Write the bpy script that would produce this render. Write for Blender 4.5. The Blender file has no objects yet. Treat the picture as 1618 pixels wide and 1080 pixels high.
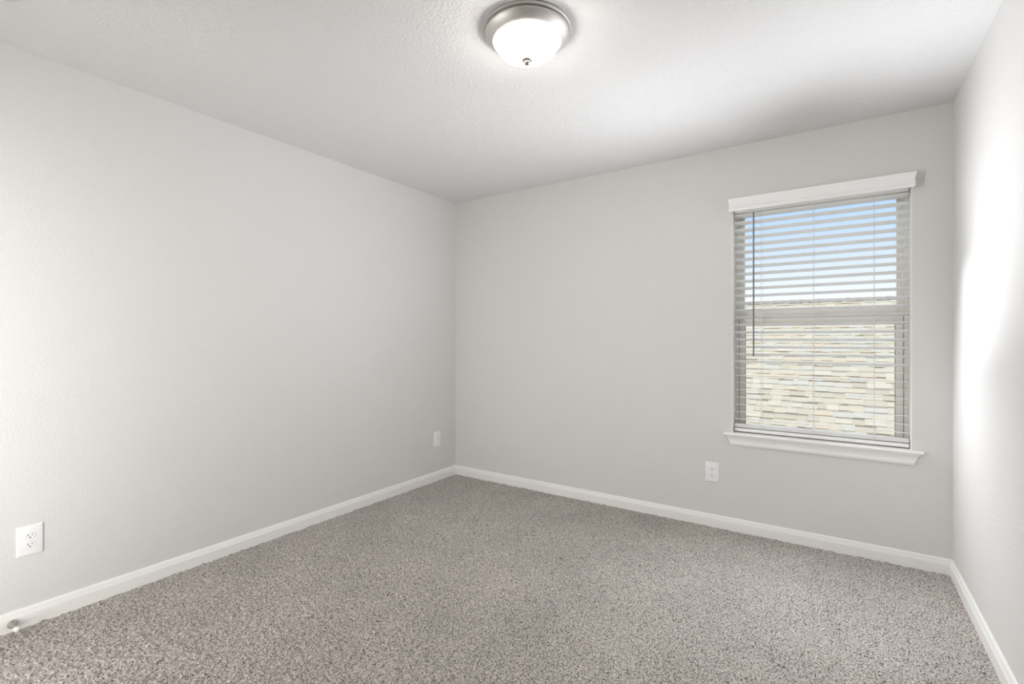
import bpy, bmesh, math, random
import numpy as np
from mathutils import Vector, Matrix

random.seed(7)
S = bpy.context.scene
COL = S.collection

# ------------------------------------------------------------------ camera
CAM = bpy.data.cameras.new('camera')
cam = bpy.data.objects.new('camera', CAM); COL.objects.link(cam)
cam.location = (2.8615, -3.3372, 1.2187)
cam.rotation_euler = (math.radians(90), 0, 0.5925)
CAM.sensor_width = 36.0
CAM.lens = 36.0 * 763.3 / 1618.0
CAM.shift_y = (535.15 - 540.0) / 1618.0
CAM.clip_start = 0.02
S.camera = cam

# ------------------------------------------------------------------ view, sky, sun, exposure
S.view_settings.view_transform = 'Standard'
S.view_settings.look = 'None'
S.view_settings.gamma = 1.0
S.view_settings.use_curve_mapping = False
S.view_settings.exposure = 0.0
S.cycles.diffuse_bounces = 10
S.cycles.max_bounces = 16
S.cycles.transparent_max_bounces = 16

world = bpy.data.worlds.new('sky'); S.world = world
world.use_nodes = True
wn, wl = world.node_tree.nodes, world.node_tree.links
wn.clear()
w_out = wn.new('ShaderNodeOutputWorld')
w_bg = wn.new('ShaderNodeBackground')
w_tc = wn.new('ShaderNodeTexCoord')
w_sep = wn.new('ShaderNodeSeparateXYZ')
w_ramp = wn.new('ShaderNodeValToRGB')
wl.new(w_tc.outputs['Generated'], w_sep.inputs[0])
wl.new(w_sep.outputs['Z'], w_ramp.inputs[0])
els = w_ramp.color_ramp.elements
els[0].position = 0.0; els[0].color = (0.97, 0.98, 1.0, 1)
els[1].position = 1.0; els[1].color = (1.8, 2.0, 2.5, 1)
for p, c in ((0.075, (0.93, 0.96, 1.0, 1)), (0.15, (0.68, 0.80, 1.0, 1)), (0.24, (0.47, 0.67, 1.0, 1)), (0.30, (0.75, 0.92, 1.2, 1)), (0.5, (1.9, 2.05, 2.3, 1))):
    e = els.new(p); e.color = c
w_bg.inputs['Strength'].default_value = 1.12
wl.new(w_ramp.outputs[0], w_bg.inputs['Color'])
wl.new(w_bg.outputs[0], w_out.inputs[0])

SUN = bpy.data.lights.new('sun', 'SUN'); SUN.energy = 2.2; SUN.angle = math.radians(0.6); SUN.color = (1.0, 0.96, 0.88)
sun = bpy.data.objects.new('sun', SUN); COL.objects.link(sun)
sun.location = (0, -4, 9)
sun.rotation_euler = Vector((0.25, 0.62, -0.75)).to_track_quat('-Z', 'Y').to_euler()

# added fill lights hung inside the window, boosting daylight on walls, ceiling and carpet
def beam(name, loc, aim, w, h, watts, half_angle, col=(0.955, 0.985, 1.035)):
    Lt = bpy.data.lights.new(name, 'AREA'); Lt.shape = 'RECTANGLE'
    Lt.size, Lt.size_y = w, h
    Lt.energy = watts; Lt.spread = math.radians(2 * half_angle); Lt.color = col
    o = bpy.data.objects.new(name, Lt); COL.objects.link(o)
    o.location = loc
    o.rotation_euler = Vector(aim).to_track_quat('-Z', 'Y').to_euler()
    return o
REAR_FILL_COL = (1.0, 0.985, 0.96)
FILL_POS = (2.749, -0.42, 1.33)
beam('fill_left', FILL_POS, (-0.93, -0.37, 0.0), 0.7, 1.3, 4.4, 48)
beam('fill_left_low', FILL_POS, (-0.75, -0.42, -0.5), 0.7, 1.0, 0.8, 46)
beam('fill_left_high', FILL_POS, (-0.75, -0.42, 0.5), 0.7, 1.0, 5.0, 46)
beam('fill_right_low', (2.95, -0.20, 1.20), (0.72, -0.40, -0.56), 0.30, 1.0, 1.4, 52)
beam('fill_right_mid', (2.95, -0.20, 1.33), (0.90, -0.42, 0.0), 0.30, 1.45, 0.25, 52)
beam('fill_right_wide', (2.40, -0.25, 1.22), (0.80, -0.36, -0.48), 0.40, 1.2, 1.8, 46)
beam('fill_right_high', (2.75, -0.50, 1.35), (0.64, -0.40, 0.66), 0.50, 0.7, 1.9, 46)
beam('fill_ceiling_left', (2.749, -0.60, 1.30), (-0.55, -0.42, 0.72), 0.85, 0.8, 1.7, 46)
beam('fill_ceiling_right', (2.749, -0.60, 1.30), (0.42, -0.50, 0.76), 0.85, 0.8, 2.5, 44)
beam('fill_floor', FILL_POS, (-0.10, -0.45, -0.89), 0.85, 0.8, 3.3, 44)
# added fill lights at the rear wall, for a hall doorway not built
beam('rear_fill_near', (0.48, -3.76, 1.02), (-0.5, 1, 0), 0.76, 2.0, 24, 60, REAR_FILL_COL)
beam('rear_fill_far', (0.48, -3.76, 1.02), (0.8, 1, 0), 0.76, 2.0, 26, 50, REAR_FILL_COL)

# ------------------------------------------------------------------ materials
def nodes_of(m):
    m.use_nodes = True
    nt = m.node_tree
    return nt, nt.nodes, nt.links, nt.nodes['Principled BSDF']

def mat(name, col, rough=0.5, metal=0.0, spec=0.5, bump=None, var=0.0):
    """plain principled surface; bump = (scale, strength, distance, detail)"""
    m = bpy.data.materials.new(name)
    nt, N, L, b = nodes_of(m)
    b.inputs['Roughness'].default_value = rough
    b.inputs['Metallic'].default_value = metal
    b.inputs['Specular IOR Level'].default_value = spec
    tc = N.new('ShaderNodeTexCoord')
    nz = N.new('ShaderNodeTexNoise'); nz.inputs['Scale'].default_value = 9.0; nz.inputs['Detail'].default_value = 3.0
    L.new(tc.outputs['Object'], nz.inputs['Vector'])
    mx = N.new('ShaderNodeMix'); mx.data_type = 'RGBA'
    L.new(nz.outputs['Fac'], mx.inputs[0])
    mx.inputs[6].default_value = tuple(c * (1 - var) for c in col) + (1,)
    mx.inputs[7].default_value = tuple(min(1, c * (1 + var)) for c in col) + (1,)
    L.new(mx.outputs[2], b.inputs['Base Color'])
    if bump:
        bn = N.new('ShaderNodeTexNoise')
        bn.inputs['Scale'].default_value = bump[0]; bn.inputs['Detail'].default_value = bump[3]
        L.new(tc.outputs['Object'], bn.inputs['Vector'])
        bp = N.new('ShaderNodeBump'); bp.inputs['Strength'].default_value = bump[1]; bp.inputs['Distance'].default_value = bump[2]
        L.new(bn.outputs['Fac'], bp.inputs['Height'])
        L.new(bp.outputs[0], b.inputs['Normal'])
    return m

M_WALL = mat('wall_paint', (0.668, 0.660, 0.648), 0.75, spec=0.25, bump=(115, 0.5, 0.0036, 3.0), var=0.006)
M_CEIL = mat('ceiling_paint', (0.72, 0.716, 0.712), 0.85, spec=0.2, bump=(90, 0.85, 0.0070, 4.0), var=0.006)
M_TRIM = mat('trim_paint', (0.83, 0.825, 0.805), 0.38, spec=0.45, var=0.004)
M_JAMB = mat('jamb_paint', (0.84, 0.84, 0.835), 0.6, spec=0.3, var=0.004)
M_BLIND = mat('blind_vinyl', (0.84, 0.838, 0.83), 0.5, spec=0.25, var=0.005)
M_CORD = mat('blind_cord', (0.74, 0.73, 0.70), 0.8, spec=0.2, var=0.02)
M_WAND = mat('wand_plastic', (0.17, 0.175, 0.18), 0.25, spec=0.6, var=0.01)
M_VINYL = mat('frame_vinyl', (0.72, 0.70, 0.65), 0.5, spec=0.2, var=0.01)
M_GASKET = mat('glazing_gasket', (0.28, 0.28, 0.26), 0.6, var=0.02)
M_PLATE = mat('plate_plastic', (0.825, 0.82, 0.83), 0.3, spec=0.5, var=0.003)
M_SLOT = mat('slot_dark', (0.03, 0.028, 0.027), 0.7, var=0.05)
M_NICKEL = mat('brushed_nickel', (0.60, 0.575, 0.55), 0.52, metal=1.0, bump=(260, 0.03, 0.0005, 2.0), var=0.03)
M_STEEL = mat('satin_nickel', (0.46, 0.43, 0.39), 0.35, metal=1.0, var=0.03)
M_RUBBER = mat('white_rubber', (0.86, 0.86, 0.85), 0.5, var=0.01)
M_VENT = mat('vent_enamel', (0.86, 0.86, 0.84), 0.4, var=0.005)
M_SIDING = mat('house_siding', (0.62, 0.57, 0.48), 0.8, bump=(40, 0.3, 0.004, 3), var=0.05)
M_LAWN = mat('lawn_grass', (0.16, 0.20, 0.08), 0.9, bump=(60, 0.6, 0.02, 5), var=0.25)

def dome_material():
    m = bpy.data.materials.new('lit_frosted_glass')
    nt, N, L, b = nodes_of(m)
    b.inputs['Base Color'].default_value = (0.9, 0.88, 0.85, 1)
    b.inputs['Roughness'].default_value = 0.25
    b.inputs['Emission Color'].default_value = (1.0, 0.955, 0.90, 1)
    tc = N.new('ShaderNodeTexCoord')
    nz = N.new('ShaderNodeTexNoise'); nz.inputs['Scale'].default_value = 14; nz.inputs['Detail'].default_value = 4
    L.new(tc.outputs['Object'], nz.inputs['Vector'])
    mr = N.new('ShaderNodeMapRange')                       # alabaster clouding in the lit glass
    mr.inputs['To Min'].default_value = DOME * 0.9; mr.inputs['To Max'].default_value = DOME * 1.1
    L.new(nz.outputs['Fac'], mr.inputs['Value'])
    sx = N.new('ShaderNodeVectorMath'); sx.operation = 'MULTIPLY'; sx.inputs[1].default_value = (1, 1, 0)
    ln = N.new('ShaderNodeVectorMath'); ln.operation = 'LENGTH'
    L.new(tc.outputs['Object'], sx.inputs[0]); L.new(sx.outputs[0], ln.inputs[0])
    rd = N.new('ShaderNodeMapRange'); rd.interpolation_type = 'SMOOTHSTEP'       # bulbs sit to the sides, the rod and finial in the middle
    rd.inputs['From Min'].default_value = 0.026; rd.inputs['From Max'].default_value = 0.075
    rd.inputs['To Min'].default_value = 0.045; rd.inputs['To Max'].default_value = 1.0
    L.new(ln.outputs['Value'], rd.inputs['Value'])
    ml = N.new('ShaderNodeMath'); ml.operation = 'MULTIPLY'
    L.new(mr.outputs[0], ml.inputs[0]); L.new(rd.outputs[0], ml.inputs[1])
    L.new(ml.outputs[0], b.inputs['Emission Strength'])
    return m
DOME = 34.0
M_DOME = dome_material()

def glass_material():
    m = bpy.data.materials.new('window_glass')
    m.use_nodes = True
    nt = m.node_tree; N, L = nt.nodes, nt.links
    N.clear()
    o = N.new('ShaderNodeOutputMaterial'); mx = N.new('ShaderNodeMixShader')
    tr = N.new('ShaderNodeBsdfTransparent'); tr.inputs[0].default_value = (0.965, 0.98, 0.975, 1)
    gl = N.new('ShaderNodeBsdfGlossy'); gl.inputs['Roughness'].default_value = 0.01
    fr = N.new('ShaderNodeFresnel'); fr.inputs['IOR'].default_value = 1.1
    tc = N.new('ShaderNodeTexCoord'); nz = N.new('ShaderNodeTexNoise'); nz.inputs['Scale'].default_value = 2.0
    bp = N.new('ShaderNodeBump'); bp.inputs['Strength'].default_value = 0.003
    L.new(tc.outputs['Object'], nz.inputs['Vector']); L.new(nz.outputs['Fac'], bp.inputs['Height'])
    L.new(bp.outputs[0], gl.inputs['Normal'])
    L.new(fr.outputs[0], mx.inputs[0]); L.new(tr.outputs[0], mx.inputs[1]); L.new(gl.outputs[0], mx.inputs[2])
    L.new(mx.outputs[0], o.inputs['Surface'])
    return m
M_GLASS = glass_material()

def carpet_material():
    m = bpy.data.materials.new('speckled_carpet')
    nt, N, L, b = nodes_of(m)
    b.inputs['Roughness'].default_value = 0.95
    b.inputs['Specular IOR Level'].default_value = 0.08
    b.inputs['Sheen Weight'].default_value = 0.15
    b.inputs['Sheen Roughness'].default_value = 0.6
    tc = N.new('ShaderNodeTexCoord')
    n1 = N.new('ShaderNodeTexNoise'); n1.inputs['Scale'].default_value = 150; n1.inputs['Detail'].default_value = 2.5; n1.inputs['Roughness'].default_value = 0.6
    L.new(tc.outputs['Object'], n1.inputs['Vector'])
    r1 = N.new('ShaderNodeValToRGB')
    e = r1.color_ramp.elements
    e[0].position = 0.36; e[0].color = (0.085, 0.072, 0.062, 1)
    e[1].position = 0.63; e[1].color = (0.64, 0.59, 0.55, 1)
    k = e.new(0.45); k.color = (0.345, 0.312, 0.287, 1)
    k = e.new(0.55); k.color = (0.475, 0.443, 0.412, 1)
    L.new(n1.outputs['Fac'], r1.inputs[0])
    n2 = N.new('ShaderNodeTexNoise'); n2.inputs['Scale'].default_value = 2.6; n2.inputs['Detail'].default_value = 3
    L.new(tc.outputs['Object'], n2.inputs['Vector'])
    mr = N.new('ShaderNodeMapRange'); mr.inputs['From Min'].default_value = 0.3; mr.inputs['From Max'].default_value = 0.7
    mr.inputs['To Min'].default_value = 0.92; mr.inputs['To Max'].default_value = 1.07     # trodden and brushed pile
    L.new(n2.outputs['Fac'], mr.inputs['Value'])
    mx = N.new('ShaderNodeMix'); mx.data_type = 'RGBA'; mx.blend_type = 'MULTIPLY'; mx.inputs[0].default_value = 1.0
    L.new(r1.outputs[0], mx.inputs[6]); L.new(mr.outputs[0], mx.inputs[7])
    L.new(mx.outputs[2], b.inputs['Base Color'])
    bp = N.new('ShaderNodeBump'); bp.inputs['Strength'].default_value = 0.6; bp.inputs['Distance'].default_value = 0.004
    L.new(n1.outputs['Fac'], bp.inputs['Height']); L.new(bp.outputs[0], b.inputs['Normal'])
    return m
M_CARPET = carpet_material()

def shingle_material():
    m = bpy.data.materials.new('weathered_shingles')
    nt, N, L, b = nodes_of(m)
    b.inputs['Roughness'].default_value = 0.95; b.inputs['Specular IOR Level'].default_value = 0.1
    at = N.new('ShaderNodeAttribute'); at.attribute_name = 'tone'
    r = N.new('ShaderNodeValToRGB'); r.color_ramp.interpolation = 'LINEAR'
    e = r.color_ramp.elements
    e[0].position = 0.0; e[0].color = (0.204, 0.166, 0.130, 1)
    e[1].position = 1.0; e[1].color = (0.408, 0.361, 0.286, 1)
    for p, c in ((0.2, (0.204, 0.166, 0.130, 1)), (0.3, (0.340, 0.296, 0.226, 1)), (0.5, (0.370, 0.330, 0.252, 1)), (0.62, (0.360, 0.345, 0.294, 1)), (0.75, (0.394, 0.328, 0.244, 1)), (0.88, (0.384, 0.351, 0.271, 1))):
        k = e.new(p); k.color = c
    L.new(at.outputs['Fac'], r.inputs[0])
    tc = N.new('ShaderNodeTexCoord'); n = N.new('ShaderNodeTexNoise'); n.inputs['Scale'].default_value = 130; n.inputs['Detail'].default_value = 2
    L.new(tc.outputs['Object'], n.inputs['Vector'])
    mr = N.new('ShaderNodeMapRange'); mr.inputs['To Min'].default_value = 0.75; mr.inputs['To Max'].default_value = 1.25
    L.new(n.outputs['Fac'], mr.inputs['Value'])
    mx = N.new('ShaderNodeMix'); mx.data_type = 'RGBA'; mx.blend_type = 'MULTIPLY'; mx.inputs[0].default_value = 1.0
    L.new(r.outputs[0], mx.inputs[6]); L.new(mr.outputs[0], mx.inputs[7]); L.new(mx.outputs[2], b.inputs['Base Color'])
    return m
M_SHINGLE = shingle_material()

# ------------------------------------------------------------------ helpers
def obj(name, bm, m, parent=None, smooth=None, bevel=None):
    me = bpy.data.meshes.new(name)
    bmesh.ops.recalc_face_normals(bm, faces=bm.faces)
    bm.to_mesh(me); bm.free()
    me.materials.append(m)
    if smooth is not None:
        me.shade_smooth(); me.set_sharp_from_angle(angle=math.radians(smooth))
    o = bpy.data.objects.new(name, me); COL.objects.link(o)
    if parent is not None:
        o.parent = parent
    if bevel:
        md = o.modifiers.new('bevel', 'BEVEL'); md.width = bevel; md.segments = 2; md.limit_method = 'ANGLE'; md.angle_limit = math.radians(40)
    return o

def thing(name, label, cat, loc=(0, 0, 0), rot=(0, 0, 0), group=None):
    o = bpy.data.objects.new(name, None); COL.objects.link(o)
    o.location = loc; o.rotation_euler = rot
    o.empty_display_size = 0.05
    o['label'] = label; o['category'] = cat
    if group:
        o['group'] = group
    return o

def structure(o, label, cat):
    o['kind'] = 'structure'; o['label'] = label; o['category'] = cat
    return o

def box(bm, x0, x1, y0, y1, z0, z1, M=None):
    vs = [bm.verts.new((x, y, z)) for x in (x0, x1) for y in (y0, y1) for z in (z0, z1)]
    for f in ((0, 1, 3, 2), (4, 6, 7, 5), (0, 4, 5, 1), (2, 3, 7, 6), (0, 2, 6, 4), (1, 5, 7, 3)):
        bm.faces.new([vs[i] for i in f])
    if M is not None:
        bmesh.ops.transform(bm, matrix=M, verts=vs)
    return vs

def lathe(bm, prof, seg=48, M=None):
    """spin (r, z) points about z; r=0 ends close to a point"""
    rings = []
    new = []
    for r, z in prof:
        if r < 1e-6:
            v = bm.verts.new((0, 0, z)); rings.append([v]); new.append(v)
        else:
            ring = [bm.verts.new((r * math.cos(2 * math.pi * k / seg), r * math.sin(2 * math.pi * k / seg), z)) for k in range(seg)]
            rings.append(ring); new += ring
    for a, b in zip(rings[:-1], rings[1:]):
        for k in range(seg):
            k2 = (k + 1) % seg
            if len(a) == 1 and len(b) == 1:
                continue
            if len(a) == 1:
                bm.faces.new((a[0], b[k], b[k2]))
            elif len(b) == 1:
                bm.faces.new((a[k], b[0], a[k2]))
            else:
                bm.faces.new((a[k], b[k], b[k2], a[k2]))
    if M is not None:
        bmesh.ops.transform(bm, matrix=M, verts=new)

def tube(bm, p0, p1, r, seg=10):
    p0, p1 = Vector(p0), Vector(p1)
    d = p1 - p0
    Mx = Matrix.Translation(p0) @ d.to_track_quat('Z', 'Y').to_matrix().to_4x4()
    lathe(bm, [(0, 0), (r, 0), (r, d.length), (0, d.length)], seg, Mx)

def sweep_x(bm, prof, xa, xb):
    """extrude a closed (d, z) profile along x; d is depth in -y from the wall; xa/xb are functions of d for mitred ends"""
    A = [bm.verts.new((xa(d), -d, z)) for d, z in prof]
    B = [bm.verts.new((xb(d), -d, z)) for d, z in prof]
    n = len(prof)
    for i in range(n):
        j = (i + 1) % n
        bm.faces.new((A[i], A[j], B[j], B[i]))
    bm.faces.new(A); bm.faces.new(list(reversed(B)))

# ------------------------------------------------------------------ room shell
W, H, YR = 3.3569, 2.44, -3.78           # right wall, ceiling, rear wall
T = 0.16
WX0, WX1, WZ0, WZ1 = 2.305, 3.193, 0.605, 2.068   # window opening

bm = bmesh.new(); box(bm, -T, 0, YR, 0, -0.1, H)
structure(obj('wall_left', bm, M_WALL), 'long light grey textured wall with two white wall plates', 'wall')
bm = bmesh.new(); box(bm, W, W + T, YR, 0, -0.1, H)
structure(obj('wall_right', bm, M_WALL), 'bright light grey textured wall beside the window', 'wall')
bm = bmesh.new(); box(bm, -T, W + T, YR - T, YR, -0.1, H)
structure(obj('wall_rear', bm, M_WALL), 'light grey wall behind the viewer', 'wall')
bm = bmesh.new()                           # back wall as one ring of quads round the opening
def wall_ring(bm, y0, y1):
    xs, zs = (-T, WX0, WX1, W + T), (-0.1, WZ0, WZ1, H)
    V = {}
    for yi, y in enumerate((y0, y1)):
        for i, x in enumerate(xs):
            for j, z in enumerate(zs):
                V[yi, i, j] = bm.verts.new((x, y, z))
    for yi in (0, 1):
        for i in range(3):
            for j in range(3):
                if (i, j) != (1, 1):
                    bm.faces.new((V[yi, i, j], V[yi, i + 1, j], V[yi, i + 1, j + 1], V[yi, i, j + 1]))
    for i in range(3):
        for j in (0, 3):
            bm.faces.new((V[0, i, j], V[0, i + 1, j], V[1, i + 1, j], V[1, i, j]))
    for j in range(3):
        for i in (0, 3):
            bm.faces.new((V[0, i, j], V[0, i, j + 1], V[1, i, j + 1], V[1, i, j]))
    for a, b in (((1, 1), (2, 1)), ((2, 1), (2, 2)), ((2, 2), (1, 2)), ((1, 2), (1, 1))):
        bm.faces.new((V[0, *a], V[0, *b], V[1, *b], V[1, *a]))
wall_ring(bm, 0.0, T)
structure(obj('wall_back', bm, M_WALL), 'light grey textured wall holding the window', 'wall')
bm = bmesh.new(); box(bm, -T, W + T, YR - T, T, H, H + 0.15)
structure(obj('ceiling', bm, M_CEIL), 'white textured ceiling with a round lamp', 'ceiling')

# carpet: a fine field of jittered tufts, one mesh
def carpet():
    st = 0.0048
    x0, x1, y0, y1 = 0.0, W, -3.1, 0.0
    nx, ny = int((x1 - x0) / st), int((y1 - y0) / st)
    rng = np.random.default_rng(3)
    X, Y = np.meshgrid(np.linspace(x0, x1, nx), np.linspace(y0, y1, ny), indexing='ij')
    def smooth(a, k):
        for _ in range(k):
            a = (a + np.roll(a, 1, 0) + np.roll(a, -1, 0) + np.roll(a, 1, 1) + np.roll(a, -1, 1)) / 5
        return a
    h1 = rng.standard_normal((nx, ny))
    h2 = smooth(rng.standard_normal((nx, ny)), 2); h2 /= h2.std()
    h3 = smooth(rng.standard_normal((nx, ny)), 12); h3 /= h3.std()
    Z = 0.0015 * h1 + 0.0016 * h2 + 0.0002 * h3
    X = X + rng.uniform(-0.4, 0.4, X.shape) * st; Y = Y + rng.uniform(-0.4, 0.4, Y.shape) * st
    X[0, :], X[-1, :], Y[:, -1], Y[:, 0] = x0, x1, y1, y0
    co = np.stack([X, Y, Z], -1).reshape(-1, 3)
    idx = np.arange(nx * ny).reshape(nx, ny)
    q = np.stack([idx[:-1, :-1], idx[1:, :-1], idx[1:, 1:], idx[:-1, 1:]], -1).reshape(-1, 4)
    # plain strip of carpet behind the viewer
    b = len(co)
    ext = np.array([(x0, YR, 0), (x1, YR, 0), (x1, y0, 0), (x0, y0, 0)], float)
    co = np.vstack([co, ext]); q = np.vstack([q, [[b, b + 1, b + 2, b + 3]]])
    me = bpy.data.meshes.new('floor')
    me.vertices.add(len(co)); me.vertices.foreach_set('co', co.astype(np.float32).ravel())
    me.loops.add(q.size); me.loops.foreach_set('vertex_index', q.astype(np.int32).ravel())
    me.polygons.add(len(q)); me.polygons.foreach_set('loop_start', np.arange(0, q.size, 4, dtype=np.int32))
    me.update(calc_edges=True)
    me.shade_smooth()
    me.materials.append(M_CARPET)
    o = bpy.data.objects.new('floor', me); COL.objects.link(o)
    return o
structure(carpet(), 'grey brown speckled wall to wall carpet', 'carpet')

# baseboards
BP = [(0, -0.01), (0.014, -0.01), (0.014, 0.053), (0.0128, 0.0555), (0.0118, 0.0575), (0.0118, 0.0605), (0.0105, 0.063),
      (0.0092, 0.0665), (0.0090, 0.0715), (0.0082, 0.0745), (0.0060, 0.0785), (0.0045, 0.081), (0, 0.081)]
bm = bmesh.new(); sweep_x(bm, BP, lambda d: d, lambda d: W - d)
structure(obj('baseboard_back', bm, M_TRIM, smooth=25), 'white moulded baseboard below the window wall', 'baseboard')
LB = -YR
bm = bmesh.new(); sweep_x(bm, BP, lambda d: d, lambda d: LB - d)      # along local x, then turned onto the left wall
bmesh.ops.transform(bm, matrix=Matrix.Translation((0, YR, 0)) @ Matrix.Rotation(math.radians(90), 4, 'Z'), verts=bm.verts)
structure(obj('baseboard_left', bm, M_TRIM, smooth=25), 'white moulded baseboard along the long grey wall', 'baseboard')
bm = bmesh.new(); sweep_x(bm, BP, lambda d: d, lambda d: LB - d)
bmesh.ops.transform(bm, matrix=Matrix.Translation((W, 0, 0)) @ Matrix.Rotation(math.radians(-90), 4, 'Z'), verts=bm.verts)
structure(obj('baseboard_right', bm, M_TRIM, smooth=25), 'short white baseboard running under the bright wall', 'baseboard')

# ------------------------------------------------------------------ window (structure with parts)
win = bpy.data.objects.new('window_1', None); COL.objects.link(win)
win.location = ((WX0 + WX1) / 2, 0, WZ0); win.empty_display_size = 0.1
structure(win, 'single hung window with beige frame behind the white blind', 'window')
WO = Vector(win.location)
def wobj(name, bm, m, **k):
    par = k.pop('parent', win)
    bmesh.ops.translate(bm, vec=-WO, verts=bm.verts)
    return obj(name, bm, m, par, **k)

def ring(bm, x0, x1, z0, z1, wl, wr, wb, wt, y0, y1):
    """rectangular frame with mitre-free members"""
    box(bm, x0, x0 + wl, y0, y1, z0, z1); box(bm, x1 - wr, x1, y0, y1, z0, z1)
    box(bm, x0 + wl, x1 - wr, y0, y1, z0, z0 + wb); box(bm, x0 + wl, x1 - wr, y0, y1, z1 - wt, z1)

JT = 0.003
bm = bmesh.new(); ring(bm, WX0, WX1, WZ0, WZ1, JT, JT, JT, JT, 0.0005, 0.10)
wobj('jamb_lining', bm, M_JAMB)
bm = bmesh.new()
fx0, fx1, fz0, fz1 = WX0 + JT, WX1 - JT, WZ0 + JT, WZ1 - JT
ring(bm, fx0, fx1, fz0, fz1, 0.020, 0.020, 0.016, 0.022, 0.098, 0.165)     # main frame
ring(bm, fx0 + 0.020, fx1 - 0.020, fz0 + 0.016, fz1 - 0.022, 0.010, 0.010, 0.004, 0.008, 0.118, 0.160)   # inner stop
wobj('window_frame', bm, M_VINYL, bevel=0.0015)
# upper sash (outer track)
ux0, ux1 = 2.335, 3.163
ZM = 1.352
bm = bmesh.new(); ring(bm, ux0, ux1, ZM - 0.010, 2.042, 0.024, 0.024, 0.052, 0.030, 0.138, 0.158)
us = wobj('upper_sash', bm, M_VINYL, bevel=0.0015)
bm = bmesh.new(); box(bm, ux0 + 0.02, ux1 - 0.02, 0.146, 0.150, ZM + 0.035, 2.015)
g = wobj('glass_pane', bm, M_GLASS, parent=us)
# lower sash (inner track, in front)
bm = bmesh.new(); ring(bm, ux0 - 0.004, ux1 + 0.004, 0.626, ZM + 0.006, 0.034, 0.034, 0.030, 0.048, 0.110, 0.134)
ls = wobj('lower_sash', bm, M_VINYL, bevel=0.002)
bm = bmesh.new(); ring(bm, ux0 + 0.0298, ux1 - 0.0298, 0.6558, ZM - 0.0418, 0.0035, 0.0035, 0.003, 0.003, 0.112, 0.126)
wobj('gasket', bm, M_GASKET, parent=ls)
bm = bmesh.new(); box(bm, ux0 + 0.028, ux1 - 0.028, 0.118, 0.122, 0.654, ZM - 0.040)
wobj('glass_pane', bm, M_GLASS, parent=ls)
bm = bmesh.new(); box(bm, 2.72, 2.778, 0.111, 0.130, ZM + 0.006, ZM + 0.014); box(bm, 2.735, 2.775, 0.104, 0.116, ZM + 0.013, ZM + 0.021)
wobj('sash_lock', bm, M_VINYL, parent=ls, bevel=0.002)

# stool (sill board) with horns and a moulded apron under it
bm = bmesh.new()
sx0, sx1 = 2.259, 3.240
def stool(bm):
    # inside the opening the board is narrow, in front of the wall it has horns
    prof_front = [(0.0, 0.6085), (0.0, 0.6215), (0.026, 0.6215), (0.0295, 0.6195), (0.031, 0.6155), (0.0305, 0.612), (0.028, 0.6095), (0.024, 0.6085)]
    sweep_x(bm, prof_front, lambda d: sx0, lambda d: sx1)
    box(bm, WX0 + JT, WX1 - JT, 0.0, 0.098, 0.6085, 0.6215)
stool(bm)
wobj('window_sill', bm, M_TRIM, smooth=30)
AP = [(0, 0.6085), (0.024, 0.6085), (0.0235, 0.604), (0.021, 0.600), (0.0165, 0.594), (0.0135, 0.586), (0.012, 0.577), (0.0118, 0.570),
      (0.0135, 0.566), (0.0145, 0.561), (0.0140, 0.556), (0.0115, 0.550), (0.0085, 0.545), (0, 0.5445)]
bm = bmesh.new()
zt, zb = 0.6085, 0.5445
Av, Bv = [], []
for d, z in AP:
    k = (zt - z) / (zt - zb)
    inset = 0.012 + 0.026 * min(1, k * 1.25) ** 0.8
    Av.append(bm.verts.new((sx0 + inset, -d, z))); Bv.append(bm.verts.new((sx1 - inset, -d, z)))
for i in range(len(AP)):
    j = (i + 1) % len(AP)
    bm.faces.new((Av[i], Av[j], Bv[j], Bv[i]))
bm.faces.new(Av); bm.faces.new(list(reversed(Bv)))
wobj('apron', bm, M_TRIM, smooth=25)

# ------------------------------------------------------------------ blind (one thing)
bl = thing('window_blind', 'white horizontal slat blind with moulded valance hanging in the window', 'window blind', ((WX0 + WX1) / 2, 0.05, WZ1 - JT))
BO = Vector(bl.location)
def bobj(name, bm, m, parent=bl, **k):
    bmesh.ops.translate(bm, vec=-BO, verts=bm.verts)
    return obj(name, bm, m, parent, **k)
bx0, bx1 = WX0 + JT + 0.005, WX1 - JT - 0.005
yc, dep = 0.062, 0.050
PITCH = 0.0466
bm = bmesh.new()
z = 1.966
n = 0
zs = [2.0126 - PITCH * k for k in range(30)]
zs = [z for z in zs if z > 0.69]
stack = [0.6570 + 0.0032 * k for k in range(6)]     # spare slats lie on the bottom rail
for z in zs + stack:
    tilt = math.radians(15.0 if z > 1.05 else 6.5) + random.uniform(-0.012, 0.012)
    if z < 0.68:
        tilt = 0.0
    # room edge up: rotate about x so that -y side rises; z given is the room edge's top
    zc = z - math.sin(tilt) * dep / 2
    Mx = Matrix.Translation((0, yc, zc)) @ Matrix.Rotation(-tilt, 4, 'X')
    prof = [(-0.5, -0.35), (-0.485, -0.5), (-0.25, -0.44), (0, -0.42), (0.25, -0.44), (0.485, -0.5), (0.5, -0.35), (0.5, 0.1), (0.485, 0.36), (0.25, 0.5), (0, 0.54), (-0.25, 0.5), (-0.485, 0.36), (-0.5, 0.1)]
    th = 0.0030
    A = [bm.verts.new(Mx @ Vector((bx0, a * dep, b * th))) for a, b in prof]
    B = [bm.verts.new(Mx @ Vector((bx1, a * dep, b * th))) for a, b in prof]
    for i in range(len(prof)):
        j = (i + 1) % len(prof)
        bm.faces.new((A[i], A[j], B[j], B[i]))
    bm.faces.new(A); bm.faces.new(list(reversed(B)))
bobj('slats', bm, M_BLIND, smooth=35)
bm = bmesh.new(); box(bm, bx0, bx1, 0.034, 0.092, 2.0225, WZ1 - JT)
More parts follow.
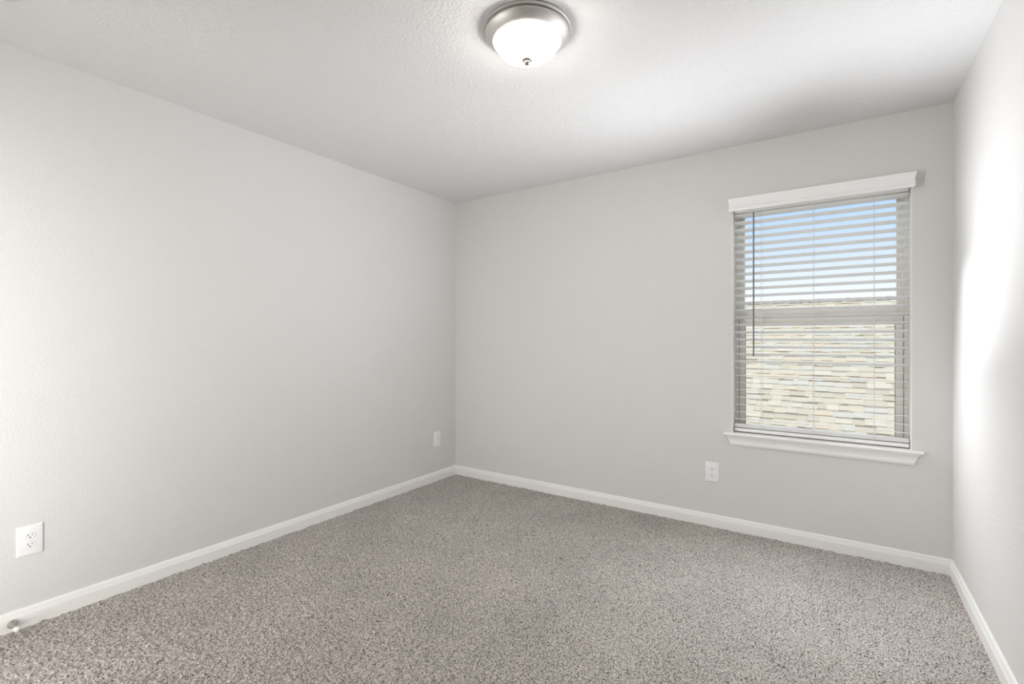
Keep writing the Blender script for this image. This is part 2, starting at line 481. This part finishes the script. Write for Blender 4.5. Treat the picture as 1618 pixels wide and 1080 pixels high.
bobj('headrail', bm, M_BLIND, bevel=0.002)
bm = bmesh.new(); box(bm, bx0, bx1, yc - 0.026, yc + 0.026, 0.6290, 0.6490)
bobj('bottom_rail', bm, M_BLIND, bevel=0.003)
# ladder cords: front and back strings with rungs, plus the lift cord; one child each
for i, x in enumerate((2.470, 2.7465, 3.0355)):
    bm = bmesh.new()
    for y in (yc - 0.0275, yc + 0.0275):
        tube(bm, (x, y, 0.652), (x, y, 2.0225), 0.0006, 6)
    for z in zs:
        tilt = 15.0 if z > 1.05 else 6.5
        s = math.sin(math.radians(tilt)) * 0.0275
        zc = z - math.sin(math.radians(tilt)) * dep / 2 - 0.003
        tube(bm, (x + 0.002, yc - 0.0275, zc + s), (x + 0.002, yc + 0.0275, zc - s), 0.0005, 5)
    tube(bm, (x - 0.004, yc - 0.0272, 0.652), (x - 0.004, yc - 0.0272, 2.0225), 0.0007, 6)
    lc = bobj('ladder_cord', bm, M_CORD)
    bm = bmesh.new(); box(bm, x - 0.007, x + 0.007, yc - 0.0285, yc - 0.0262, 0.634, 0.643)
    bobj('cord_clip', bm, M_BLIND, parent=lc)
# valance with moulded profile and mitred returns at both ends
VP = [(0.062, 2.0965), (0.0635, 2.092), (0.0625, 2.082), (0.0600, 2.078), (0.0585, 2.070), (0.0575, 2.058), (0.0580, 2.046), (0.0595, 2.0395),
      (0.0570, 2.036), (0.0590, 2.033), (0.0595, 2.028), (0.0575, 2.022), (0.0530, 2.017)]
def valance(bm):
    th = 0.012
    hx = (2.292, 3.2060)
    def row(k):   # path: wall at left, front left, front right, wall at right; outer then inner surfaces
        d, z = VP[k]
        o = d - 0.0625
        return [(hx[0] - o, 0.0, z), (hx[0] - o, -d, z), (hx[1] + o, -d, z), (hx[1] + o, 0.0, z)]
    rows = [[bm.verts.new(p) for p in row(k)] for k in range(len(VP))]
    for a, b in zip(rows[:-1], rows[1:]):
        for i in range(3):
            bm.faces.new((a[i], a[i + 1], b[i + 1], b[i]))
    def inn(z):
        return [bm.verts.new(p) for p in ((hx[0] + th, 0.0, z), (hx[0] + th, -0.062 + th, z), (hx[1] - th, -0.062 + th, z), (hx[1] - th, 0.0, z))]
    it, ib = inn(VP[0][1]), inn(VP[-1][1])
    for i in range(3):
        bm.faces.new((it[i], it[i + 1], rows[0][i + 1], rows[0][i]))
        bm.faces.new((ib[i], ib[i + 1], rows[-1][i + 1], rows[-1][i]))
        bm.faces.new((it[i], it[i + 1], ib[i + 1], ib[i]))
bm = bmesh.new(); valance(bm)
bobj('valance', bm, M_BLIND, smooth=22)
# tilt wand
bm = bmesh.new()
tube(bm, (2.4265, 0.022, 1.112), (2.4265, 0.022, 2.012), 0.0042, 6)
lathe(bm, [(0, 1.1085), (0.0048, 1.110), (0.0050, 1.125), (0.0042, 1.128)], 8, Matrix.Translation((2.4265, 0.022, 0)))
wd = bobj('tilt_wand', bm, M_WAND)
wd['label'] = 'dark grey plastic wand'
bm = bmesh.new(); tube(bm, (2.4265, 0.022, 2.010), (2.4265, 0.030, 2.026), 0.0022, 8)
bobj('wand_hook', bm, M_BLIND, parent=wd)

# ------------------------------------------------------------------ wall plates
def plate_mesh(w, h, t=0.0055, b=0.006):
    """bevelled cover plate facing -y, back at y=0"""
    bm = bmesh.new()
    rings = []
    for (iw, y) in ((0, 0), (0, -t * 0.35), (b * 0.35, -t * 0.8), (b, -t)):
        rings.append([bm.verts.new((sx * (w / 2 - iw), y, sz * (h / 2 - iw))) for sx, sz in ((-1, -1), (1, -1), (1, 1), (-1, 1))])
    for a, c in zip(rings[:-1], rings[1:]):
        for i in range(4):
            bm.faces.new((a[i], a[(i + 1) % 4], c[(i + 1) % 4], c[i]))
    bm.faces.new(rings[0]); bm.faces.new(rings[-1])
    return bm

def recept_mesh(t0, t1):
    bm = bmesh.new()
    pts = []
    r, hh = 0.0172, 0.0140
    a0 = math.asin(hh / r)
    for k in range(13):
        a = -a0 + 2 * a0 * k / 12; pts.append((r * math.cos(a), r * math.sin(a)))
    for k in range(13):
        a = math.pi - a0 + 2 * a0 * k / 12; pts.append((r * math.cos(a), r * math.sin(a)))
    rings = []
    for s, y in ((1.0, -t0), (1.0, -t1 + 0.0006), (0.965, -t1)):
        rings.append([bm.verts.new((x * s, y, z * s)) for x, z in pts])
    n = len(pts)
    for a, c in zip(rings[:-1], rings[1:]):
        for i in range(n):
            bm.faces.new((a[i], a[(i + 1) % n], c[(i + 1) % n], c[i]))
    bm.faces.new(rings[-1]); bm.faces.new(list(reversed(rings[0])))
    return bm

def gap_mesh():
    bm = recept_mesh(0.0040, 0.0057)
    bmesh.ops.scale(bm, vec=(1.055, 1, 1.065), verts=bm.verts)
    return bm

def outlet(label, loc, rz):
    t = thing('wall_outlet', label, 'electrical outlet', loc, (0, 0, rz), 'duplex outlets on the walls')
    obj('cover_plate', plate_mesh(0.083, 0.127), M_PLATE, t, smooth=20)
    for s in (1, -1):
        r = obj('receptacle', recept_mesh(0.004, 0.0072), M_PLATE, t, smooth=30); r.location = (0, 0, 0.0196 * s)
        obj('gap', gap_mesh(), M_CORD, r)
        for sx, hgt in ((-1, 0.0082), (1, 0.0068)):
            bm = bmesh.new(); box(bm, sx * 0.0064 - 0.0011, sx * 0.0064 + 0.0011, -0.0074, -0.006, 0.0035 - hgt / 2, 0.0035 + hgt / 2)
            obj('slot', bm, M_SLOT, r)
        bm = bmesh.new()
        lathe(bm, [(0, 0), (0.0026, 0), (0.0026, 0.0014), (0, 0.0014)], 14, Matrix.Translation((0, -0.006, -0.0072)) @ Matrix.Rotation(math.radians(90), 4, 'X'))
        obj('ground_hole', bm, M_SLOT, r)
    bm = bmesh.new()
    lathe(bm, [(0, 0.0068), (0.002, 0.0066), (0.0032, 0.0055), (0.0032, 0.004)], 16, Matrix.Rotation(math.radians(90), 4, 'X'))
    obj('screw', bm, M_PLATE, t, smooth=40)
    return t
outlet('white duplex outlet on the long grey wall above the door stop', (0, -2.7758, 0.3610), math.radians(90))
outlet('white duplex outlet on the window wall below the window sill', (2.1860, 0, 0.3537), 0)

pj = thing('jack_plate', 'small white wall plate with one centre jack near the room corner', 'wall plate', (0, -0.2435, 0.3575), (0, 0, math.radians(90)))
obj('cover_plate', plate_mesh(0.083, 0.127), M_PLATE, pj, smooth=20)
bm = bmesh.new(); lathe(bm, [(0.008, 0.004), (0.008, 0.0072), (0.0058, 0.0080), (0.0048, 0.0080), (0.0048, 0.0145), (0.0030, 0.0145), (0.0030, 0.009), (0, 0.009)], 18, Matrix.Rotation(math.radians(90), 4, 'X'))
obj('jack', bm, M_CORD, pj, smooth=35)
for s in (1, -1):
    bm = bmesh.new()
    lathe(bm, [(0, 0.0066), (0.002, 0.0064), (0.0030, 0.0055), (0.0030, 0.004)], 16, Matrix.Translation((0, 0, s * 0.042)) @ Matrix.Rotation(math.radians(90), 4, 'X'))
    obj('screw', bm, M_PLATE, pj, smooth=40)

# ------------------------------------------------------------------ ceiling lamp
lp = thing('ceiling_light', 'flush round ceiling lamp with lit white glass bowl and nickel rim', 'ceiling light', (1.845, -1.72, H))
bm = bmesh.new()
lathe(bm, [(0, 0), (0.166, 0), (0.1715, -0.002), (0.1735, -0.006), (0.1725, -0.0105), (0.1690, -0.0125), (0.1600, -0.0132), (0.1595, -0.0165), (0.1660, -0.0185),
           (0.1662, -0.0215), (0.1630, -0.0270), (0.1570, -0.0345), (0.1490, -0.0420), (0.1415, -0.0475), (0.1375, -0.0500), (0.1345, -0.0505), (0.1330, -0.0480), (0.1330, -0.030), (0, -0.030)], 96)
obj('pan', bm, M_NICKEL, lp, smooth=35)
bm = bmesh.new()
RD, Z0, ZB = 0.1315, -0.036, -0.1210
prof = [(RD, Z0 + 0.004)]
for k in range(0, 25):
    a = math.radians(90) * k / 24
    prof.append((RD * math.cos(a) ** 0.92 if k < 24 else 0.0, Z0 - (Z0 - ZB) * math.sin(a)))
lathe(bm, prof, 72)
obj('glass_bowl', bm, M_DOME, lp, smooth=60)
bm = bmesh.new()
lathe(bm, [(0, -0.119), (0.0185, -0.1195), (0.0188, -0.1225), (0.0165, -0.1245), (0.0125, -0.1255), (0.0120, -0.1275), (0.0122, -0.1315), (0.0110, -0.1350), (0.0080, -0.1385), (0, -0.1400)], 36)
obj('finial', bm, M_STEEL, lp, smooth=40)

# ------------------------------------------------------------------ door stop on the baseboard
ds = thing('door_stop', 'small nickel door stop with white tip on the baseboard', 'door stop', (0.014, -2.8305, 0.033), (0, math.radians(90), 0))
bm = bmesh.new(); lathe(bm, [(0, 0), (0.0140, 0), (0.0165, 0.0015), (0.0165, 0.0045), (0.0150, 0.0065), (0.0125, 0.014), (0.0090, 0.022), (0.0055, 0.032), (0.0045, 0.058), (0, 0.058)], 32)
obj('post', bm, M_STEEL, ds, smooth=35)
bm = bmesh.new(); lathe(bm, [(0, 0.055), (0.0075, 0.055), (0.0085, 0.058), (0.0088, 0.068), (0.0080, 0.074), (0.0060, 0.077), (0, 0.078)], 28)
tp = obj('tip', bm, M_RUBBER, ds, smooth=45); tp['label'] = 'white rubber tip'

# ------------------------------------------------------------------ smoke detector, only its rim shows
sd = thing('smoke_detector', 'white round ceiling detector whose rim just shows above the long grey wall', 'smoke detector', (0.432, -2.988, H))
bm = bmesh.new(); lathe(bm, [(0, 0), (0.068, 0), (0.068, -0.018), (0.0665, -0.022), (0.0600, -0.022), (0, -0.022)], 56)
obj('base', bm, M_VENT, sd, smooth=35)
bm = bmesh.new(); lathe(bm, [(0.0620, -0.022), (0.0625, -0.030), (0.0600, -0.0335), (0.0500, -0.038), (0.0300, -0.0395), (0, -0.040)], 56)
cv = obj('cover', bm, M_VENT, sd, smooth=35)
bm = bmesh.new(); lathe(bm, [(0.0090, -0.0392), (0.0090, -0.0415), (0.0080, -0.0420), (0, -0.0420)], 20, Matrix.Translation((0.02, 0.01, 0.0005)))
obj('test_button', bm, M_VENT, cv, smooth=35)

# ------------------------------------------------------------------ outside: neighbouring house and lawn
bm = bmesh.new(); box(bm, -20, 26, 0.6, 40, -3.3, -3.0)
structure(obj('ground', bm, M_LAWN), 'grass ground outside between the houses', 'lawn')
hs = thing('house', 'neighbouring house with sunlit tan shingled roof outside the window', 'house', (3.0, 7.3, -3.0))
HO = Vector(hs.location)
RX0, RX1 = -6.0, 13.0
EY, EZ, RY, RZ = 3.0, -0.20, 7.29, 1.945        # eave and ridge lines
def roof_slope(bm, sgn, tone):
    run = RY - EY; rise = RZ - EZ
    L = math.hypot(run, rise)
    ex = 0.143
    nC = int(L / ex) + 1
    th = 0.007
    ux, uz = run / L, rise / L                    # up-slope direction; normal = (-uz, ux)
    def P(x, s, h):
        y = EY + ux * s - uz * h
        z = EZ + uz * s + ux * h
        if sgn < 0:
            y = 2 * RY - y
        return Vector((x, y, z)) - HO
    rnd = random.Random(11 if sgn > 0 else 12)
    for c in range(nC):
        s0, s1 = c * ex, min(L, (c + 1) * ex + 0.02)
        x = RX0 - rnd.uniform(0, 0.3)
        up = rnd.random() < 0.5
        while x < RX1:
            w = rnd.uniform(0.09, 0.24) if sgn > 0 else 1.2
            x2 = min(x + w, RX1)
            xa = max(x, RX0)
            if x2 > xa:
                h = th * (2.0 if up else 1.0)
                t = rnd.uniform(0.3, 1.0)
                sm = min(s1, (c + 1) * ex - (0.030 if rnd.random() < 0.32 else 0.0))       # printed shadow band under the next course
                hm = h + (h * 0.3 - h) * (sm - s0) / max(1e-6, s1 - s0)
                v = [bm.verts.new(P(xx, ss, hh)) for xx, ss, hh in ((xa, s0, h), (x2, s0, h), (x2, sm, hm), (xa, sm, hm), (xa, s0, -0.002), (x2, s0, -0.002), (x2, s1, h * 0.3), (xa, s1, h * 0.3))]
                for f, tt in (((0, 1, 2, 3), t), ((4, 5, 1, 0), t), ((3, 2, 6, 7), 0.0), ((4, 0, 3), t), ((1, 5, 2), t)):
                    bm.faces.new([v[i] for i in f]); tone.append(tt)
            up = not up
            x = x2
def tone_obj(name, bm, tone, parent):
    me = bpy.data.meshes.new(name); bm.to_mesh(me); bm.free()
    me.materials.append(M_SHINGLE)
    at = me.attributes.new('tone', 'FLOAT', 'FACE'); at.data.foreach_set('value', np.array(tone, np.float32))
    o = bpy.data.objects.new(name, me); COL.objects.link(o); o.parent = parent
    return o
bm = bmesh.new(); tone = []
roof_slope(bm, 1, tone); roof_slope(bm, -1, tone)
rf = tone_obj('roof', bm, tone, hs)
bm = bmesh.new(); tone = []
x = RX0; rr = random.Random(5)
while x < RX1:                                   # ridge cap shingles
    t = rr.random(); x2 = min(RX1, x + 0.145)
    vs = []
    for xx, lift in ((x, 0.022), (x2 + 0.02, 0.012)):
        for dy, dz in ((-0.14, -0.07), (0, 0), (0.14, -0.07)):
            vs.append(bm.verts.new(Vector((xx, RY + dy, RZ + dz + lift)) - HO))
    for f in ((0, 1, 4, 3), (1, 2, 5, 4)):
        bm.faces.new([vs[i] for i in f]); tone.append(t)
    x = x2
tone_obj('ridge_cap', bm, tone, rf)
bm = bmesh.new()
y0, y1 = EY + 0.4, 2 * RY - EY - 0.4
vs = [bm.verts.new(Vector(p) - HO) for x in (RX0 + 0.3, RX1 - 0.3) for p in ((x, y0, -3.0), (x, y1, -3.0), (x, y1, EZ + 0.17), (x, RY, RZ - 0.03), (x, y0, EZ + 0.17))]
bm.faces.new(vs[:5]); bm.faces.new(list(reversed(vs[5:])))
for i in range(5):
    j = (i + 1) % 5
    bm.faces.new((vs[i], vs[j], vs[5 + j], vs[5 + i]))
obj('wall', bm, M_SIDING, hs)
bm = bmesh.new(); box(bm, RX0, RX1, EY - 0.02, EY, EZ - 0.16, EZ + 0.005); bmesh.ops.translate(bm, vec=-HO, verts=bm.verts)
obj('fascia', bm, M_TRIM, hs)
